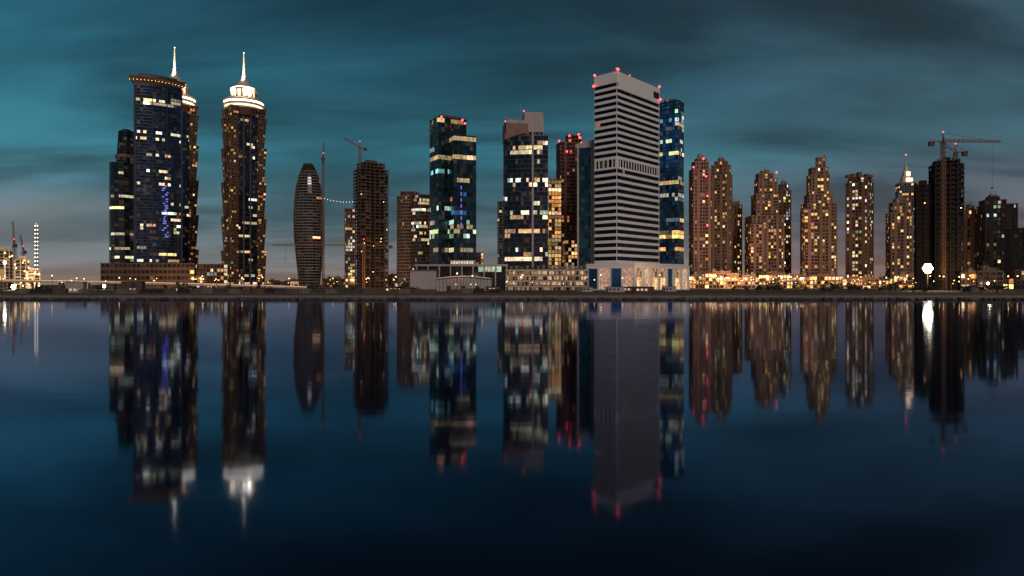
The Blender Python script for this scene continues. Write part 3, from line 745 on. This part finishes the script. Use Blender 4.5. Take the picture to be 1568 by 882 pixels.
# bridge (left)
bd = B('road_viaduct')
n = 30; pa = Vector((X(-120, 560), 560)); pb = Vector((X(470, 640), 640))
u = (pb-pa).normalized(); nn = Vector((u.y, -u.x))
def dz(t): return 9.2-6.5*t**1.6
for i in range(n):
    t0, t1 = i/n, (i+1)/n; a = pa.lerp(pb, t0); b = pa.lerp(pb, t1)
    for (o0, o1, h0, h1, mt) in ((-7, 7, -1.3, 0, 'quay_concrete'), (7, 7.4, -1.5, 1.0, 'stone_light'), (-7.4, -7, -1.5, 1.0, 'stone_light')):
        A0, A1, B0, B1 = a+nn*o0, a+nn*o1, b+nn*o0, b+nn*o1; za, zb = dz(t0), dz(t1)
        bd.face([(*A1, za+h0), (*B1, zb+h0), (*B1, zb+h1), (*A1, za+h1)], mt); bd.face([(*A0, za+h1), (*A1, za+h1), (*B1, zb+h1), (*B0, zb+h1)], mt)
        bd.face([(*A0, za+h0), (*B0, zb+h0), (*B0, zb+h1), (*A0, za+h1)], mt); bd.face([(*A0, za+h0), (*A1, za+h0), (*B1, zb+h0), (*B0, zb+h0)], mt)
    bd.strut((*(a+nn*7.5), dz(t0)+.3), (*(b+nn*7.5), dz(t1)+.3), .35, 'strip_warm')  # added glowing strip, stands for the warm-lit deck and car light trails
    if i % 2 == 0 and dz(t0) > 3.4:
        for o in (-4, 4): q = a+nn*o; bd.box(q.x-.7, q.x+.7, q.y-.7, q.y+.7, GZ, dz(t0)-1.3, 'quay_concrete')
bd.done()

# ------------------------------------------------------------------ lamps
def lampbuild():
    bd = B('street_lamp')
    bd.strut((0, 0, 0), (0, 0, 8), .18, 'steel_grey'); bd.strut((0, 0, 8), (1.4, 0, 8.4), .12, 'steel_grey'); bd.box(-.2, .2, -.2, .2, 0, .6, 'steel_grey')
    bd.box(1.2, 2.0, -.18, .18, 8.33, 8.48, 'steel_grey'); bd.ball((1.6, 0, 8.2), .33, 'lamp_warm', 8)
    return bd.done()
lm = lampbuild(); base_loc = lm.location.copy()
r = random.Random(44)
pos = [(X(b_, D_), D_) for b_, D_ in [(r.uniform(1055, 1560), r.uniform(440, 640)) for _ in range(95)]] + \
      [(X(b_, D_), D_) for b_, D_ in [(r.uniform(-20, 640), r.uniform(480, 760)) for _ in range(50)]] + \
      [(X(b_, D_), D_) for b_, D_ in [(r.uniform(640, 1050), r.uniform(470, 500)) for _ in range(8)]]
for i, (x, y) in enumerate(pos):
    o = lm if i == 0 else bpy.data.objects.new('street_lamp', lm.data)
    if i: sc.collection.objects.link(o)
    s_ = r.uniform(.6, 1.3)
    o.location = (x+base_loc.x*s_, y+base_loc.y*s_, GZ); o.rotation_euler = (0, 0, 0 if r.random() < .5 else 3.1416)
    o.scale = (s_, s_, s_)
def flood(b, v, D, rad, en):
    bd = B('floodlight_mast'); x, z = X(b, D), Z(v, D)
    bd.strut((x, D, GZ), (x, D, z), .5, 'steel_grey')
    for k in range(7):
        a = k*math.pi/3; q = (x, z) if k == 6 else (x+rad*math.cos(a), z+rad*math.sin(a))
        bd.strut((x, D, z), (q[0], D, q[1]), .2, 'steel_grey'); bd.box(q[0]-rad*.3, q[0]+rad*.3, D-.2, D+.2, q[1]-rad*.3, q[1]+rad*.3, 'steel_grey'); bd.ball((q[0], D-.4, q[1]), rad*.55, 'lamp_flood')
    o = bd.done()
    spot(o, (x, D-2.5, z), (x, D-12, GZ), en, (1, .76, .4), 150, 'floodlight')
    spot(o, (x, D-2.5, z), (x, D+40, z+14), en*2, (1, .76, .4), 140, 'floodlight')
flood(1420, 411, 470, 2.3, 40000)
flood(22, 439, 520, 1.4, 14000)
flood(160, 438, 600, .9, 8000)
flood(1512, 434, 480, .6, 3000)
flood(8, 402, 780, 1.2, 30000)
def glow(b, D, z, en, col=(1, .52, .22)):
    bd = B('area_lamp_post'); x = X(b, D)
    bd.strut((x, D, GZ), (x, D, z+.4), .3, 'steel_grey'); bd.ball((x, D, z), .4, 'lamp_warm', 8); bd.box(x-.7, x+.7, D-.7, D+.7, z+.5, z+.7, 'steel_grey')
    o = bd.done()
    spot(o, (x, D+1.5, z), (x*1.06, D*1.06, z+22), en*.8, col, 145, 'lamp_light')
for b_, D_, e_ in ((1072, 655, 40e3), (1112, 660, 40e3), (1150, 650, 50e3), (1188, 660, 40e3), (1245, 640, 60e3), (1318, 630, 50e3), (1375, 620, 40e3), (1485, 520, 20e3),
                   (370, 780, 60e3), (240, 760, 50e3), (565, 760, 50e3), (640, 700, 40e3), (800, 500, 8e3), (1010, 500, 10e3), (920, 490, 8e3), (700, 425, 2e3), (310, 560, 20e3), (80, 520, 20e3)):
    glow(b_, D_, 12, e_)
glow(5, 770, 12, 200e3, (1, .68, .3)); glow(38, 760, 12, 160e3, (1, .68, .3))

bd = B('shoreline_trees')
r = random.Random(77)
def tree(x, y, h):
    bd.strut((x, y, GZ), (x+r.uniform(-.3, .3), y, GZ+h*.5), .28, 'bark')
    for k in range(4):
        a = r.uniform(0, 6.28); bd.strut((x, y, GZ+h*.4), (x+math.cos(a)*h*.22, y+math.sin(a)*h*.22, GZ+h*.7), .12, 'bark')
    for c in range(7):
        cx = x+r.gauss(0, h*.2); cy = y+r.gauss(0, h*.2); cz = GZ+h*r.uniform(.45, .92)
        for k in range(26):
            q = Vector((cx+r.gauss(0, h*.1), cy+r.gauss(0, h*.1), cz+r.gauss(0, h*.07))); s_ = r.uniform(.15, .4)
            a = Vector((r.gauss(0, 1), r.gauss(0, 1), r.gauss(0, 1))).normalized()*s_; b = Vector((r.gauss(0, 1), r.gauss(0, 1), r.gauss(0, 1))).normalized()*s_
            bd.face([q-a, q+b, q+a, q-b], 'leaf')
for i in range(95):
    b_ = r.uniform(1120, 1600) if i < 70 else r.uniform(-30, 640); D_ = r.uniform(330, 440)
    tree(X(b_, D_), D_, r.uniform(2.5, 5.5))
bd.done()

# water
wm, nt, N, Lk, P = newmat('water_surface')
tc = N.new('ShaderNodeTexCoord'); mp = N.new('ShaderNodeMapping'); mp.inputs['Scale'].default_value = (.06, .16, 1)
Lk.new(tc.outputs['Object'], mp.inputs['Vector'])
nz = N.new('ShaderNodeTexNoise'); nz.inputs['Scale'].default_value = 1.0; nz.inputs['Detail'].default_value = 3
Lk.new(mp.outputs[0], nz.inputs['Vector'])
bp = N.new('ShaderNodeBump'); bp.inputs['Strength'].default_value = .35; bp.inputs['Distance'].default_value = .05
Lk.new(nz.outputs['Fac'], bp.inputs['Height'])
gl = N.new('ShaderNodeBsdfGlossy')
gl.inputs['Color'].default_value = (.50, .60, .86, 1); gl.inputs['Roughness'].default_value = .056
Lk.new(bp.outputs[0], gl.inputs['Normal'])
df = N.new('ShaderNodeBsdfDiffuse'); df.inputs['Color'].default_value = (.0015, .004, .011, 1)
fr = N.new('ShaderNodeFresnel'); fr.inputs['IOR'].default_value = 1.4
mx = N.new('ShaderNodeMixShader'); Lk.new(fr.outputs[0], mx.inputs[0]); Lk.new(df.outputs[0], mx.inputs[1]); Lk.new(gl.outputs[0], mx.inputs[2])
Lk.new(mx.outputs[0], N['Material Output'].inputs['Surface'])
bd = B('water'); bd.face([(-30000, -5000, 0), (30000, -5000, 0), (30000, 230.6, 0), (-30000, 230.6, 0)], 'water_surface'); bd.done()

# ------------------------------------------------------------------ sky
w = bpy.data.worlds.new('World'); sc.world = w; w.use_nodes = True
nt = w.node_tree; N = nt.nodes; Lk = nt.links; N.clear()
out = N.new('ShaderNodeOutputWorld')
tc = N.new('ShaderNodeTexCoord'); sep = N.new('ShaderNodeSeparateXYZ'); Lk.new(tc.outputs['Generated'], sep.inputs[0])
def M(op, a, b=None, c=None):
    n = N.new('ShaderNodeMath'); n.operation = op
    for i, v in enumerate((a, b, c)):
        if v is None: continue
        if isinstance(v, (int, float)): n.inputs[i].default_value = v
        else: Lk.new(v, n.inputs[i])
    return n.outputs[0]
def s2l(c): return tuple(((x/255)/12.92 if x/255 <= .04045 else ((x/255+.055)/1.055)**2.4) for x in c)
def ramp(fac, stops, interp='EASE'):
    n = N.new('ShaderNodeValToRGB'); n.color_ramp.interpolation = interp
    e = n.color_ramp.elements
    while len(e) < len(stops): e.new(.5)
    for i, (p, c) in enumerate(stops): e[i].position = p; e[i].color = (*s2l(c), 1)
    Lk.new(fac, n.inputs[0]); return n.outputs[0]
def mixc(f, a, b, mode='MIX'):
    n = N.new('ShaderNodeMix'); n.data_type = 'RGBA'; n.blend_type = mode
    if isinstance(f, (int, float)): n.inputs[0].default_value = f
    else: Lk.new(f, n.inputs[0])
    for idx, v in ((6, a), (7, b)):
        if isinstance(v, tuple): n.inputs[idx].default_value = (*v, 1)
        else: Lk.new(v, n.inputs[idx])
    return n.outputs[2]
zc = M('MAXIMUM', sep.outputs['Z'], 0.0)
den = M('ADD', zc, .16)
cxn = M('DIVIDE', sep.outputs['X'], den); cyn = M('DIVIDE', sep.outputs['Y'], den)
cv = N.new('ShaderNodeCombineXYZ'); Lk.new(cxn, cv.inputs[0]); Lk.new(cyn, cv.inputs[1])
mp = N.new('ShaderNodeMapping'); mp.inputs['Rotation'].default_value = (0, 0, .6); mp.inputs['Scale'].default_value = (.5, 1.0, 1); Lk.new(cv.outputs[0], mp.inputs[0])
n1 = N.new('ShaderNodeTexNoise'); n1.inputs['Scale'].default_value = 1.25; n1.inputs['Detail'].default_value = 8; n1.inputs['Roughness'].default_value = .5; n1.inputs['Distortion'].default_value = .7; Lk.new(mp.outputs[0], n1.inputs[0])
n2 = N.new('ShaderNodeTexNoise'); n2.inputs['Scale'].default_value = .45; n2.inputs['Detail'].default_value = 4; Lk.new(mp.outputs[0], n2.inputs[0])
n3 = N.new('ShaderNodeTexNoise'); n3.inputs['Scale'].default_value = 3.2; n3.inputs['Detail'].default_value = 6; n3.inputs['Distortion'].default_value = .4; Lk.new(mp.outputs[0], n3.inputs[0])
left = ramp(zc, [(0, (132, 110, 100)), (.03, (114, 116, 118)), (.09, (78, 108, 120)), (.17, (44, 99, 114)), (.27, (31, 81, 98)), (.40, (23, 61, 79)), (.7, (8, 24, 38)), (1, (5, 14, 24))], 'LINEAR')
right = ramp(zc, [(0, (134, 102, 94)), (.04, (112, 96, 98)), (.10, (82, 88, 99)), (.18, (56, 88, 100)), (.27, (50, 77, 90)), (.40, (46, 60, 72)), (.7, (14, 26, 38)), (1, (6, 14, 24))], 'LINEAR')
azi = N.new('ShaderNodeMapRange'); azi.interpolation_type = 'SMOOTHSTEP'; azi.inputs['From Min'].default_value = -.15; azi.inputs['From Max'].default_value = .6; Lk.new(sep.outputs['X'], azi.inputs['Value'])
base = mixc(azi.outputs[0], left, right)
def mrange(v, a, b, c, d):
    n = N.new('ShaderNodeMapRange'); n.interpolation_type = 'SMOOTHSTEP'
    for k_, x_ in zip(('From Min', 'From Max', 'To Min', 'To Max'), (a, b, c, d)): n.inputs[k_].default_value = x_
    Lk.new(v, n.inputs['Value']); return n.outputs[0]
cl = mrange(n1.outputs['Fac'], .36, .64, .60, 1.42)
cl2 = M('MULTIPLY', mrange(n2.outputs['Fac'], .35, .65, .85, 1.15), mrange(n3.outputs['Fac'], .3, .7, .90, 1.10))
cm = M('MULTIPLY', cl, cl2)
cm = M('ADD', M('MULTIPLY', M('SUBTRACT', cm, 1.0), mrange(zc, -.02, .16, .4, 1)), 1.0)
vs = N.new('ShaderNodeVectorMath'); vs.operation = 'SCALE'; Lk.new(base, vs.inputs[0]); Lk.new(cm, vs.inputs['Scale'])
low_m = mrange(n2.outputs['Fac'], .44, .58, 0, .6)
lz = M('MULTIPLY', mrange(zc, .02, .06, 0, 1), mrange(zc, .09, .13, 1, 0)); lm_ = M('MULTIPLY', low_m, lz)
col = mixc(lm_, vs.outputs[0], s2l((122, 132, 136)))
bg = N.new('ShaderNodeBackground'); Lk.new(col, bg.inputs['Color']); bg.inputs['Strength'].default_value = 1.0
sky = N.new('ShaderNodeTexSky'); sky.sky_type = 'NISHITA'; sky.sun_disc = False; sky.sun_elevation = math.radians(1.0); sky.sun_rotation = math.radians(170)
bg2 = N.new('ShaderNodeBackground'); Lk.new(sky.outputs[0], bg2.inputs['Color']); bg2.inputs['Strength'].default_value = .006
ad = N.new('ShaderNodeAddShader'); Lk.new(bg.outputs[0], ad.inputs[0]); Lk.new(bg2.outputs[0], ad.inputs[1]); Lk.new(ad.outputs[0], out.inputs['Surface'])

sl = bpy.data.lights.new('sun', 'SUN'); sl.energy = .95; sl.angle = math.radians(14); sl.color = (1, .80, .70)
so = bpy.data.objects.new('sun', sl); sc.collection.objects.link(so)
so.rotation_euler = Vector((-.16, 1, -.58)).to_track_quat('-Z', 'Y').to_euler()

# ------------------------------------------------------------------ camera
cam = bpy.data.cameras.new('camera'); cam.lens = 24; cam.sensor_width = 36; cam.clip_end = 60000; cam.clip_start = .5; cam.shift_y = -5/1568
co = bpy.data.objects.new('camera', cam); sc.collection.objects.link(co); co.location = (0, 0, CAMH); co.rotation_euler = (math.radians(90), 0, 0)
sc.camera = co
sc.view_settings.view_transform = 'Standard'; sc.view_settings.look = 'None'; sc.view_settings.exposure = 0
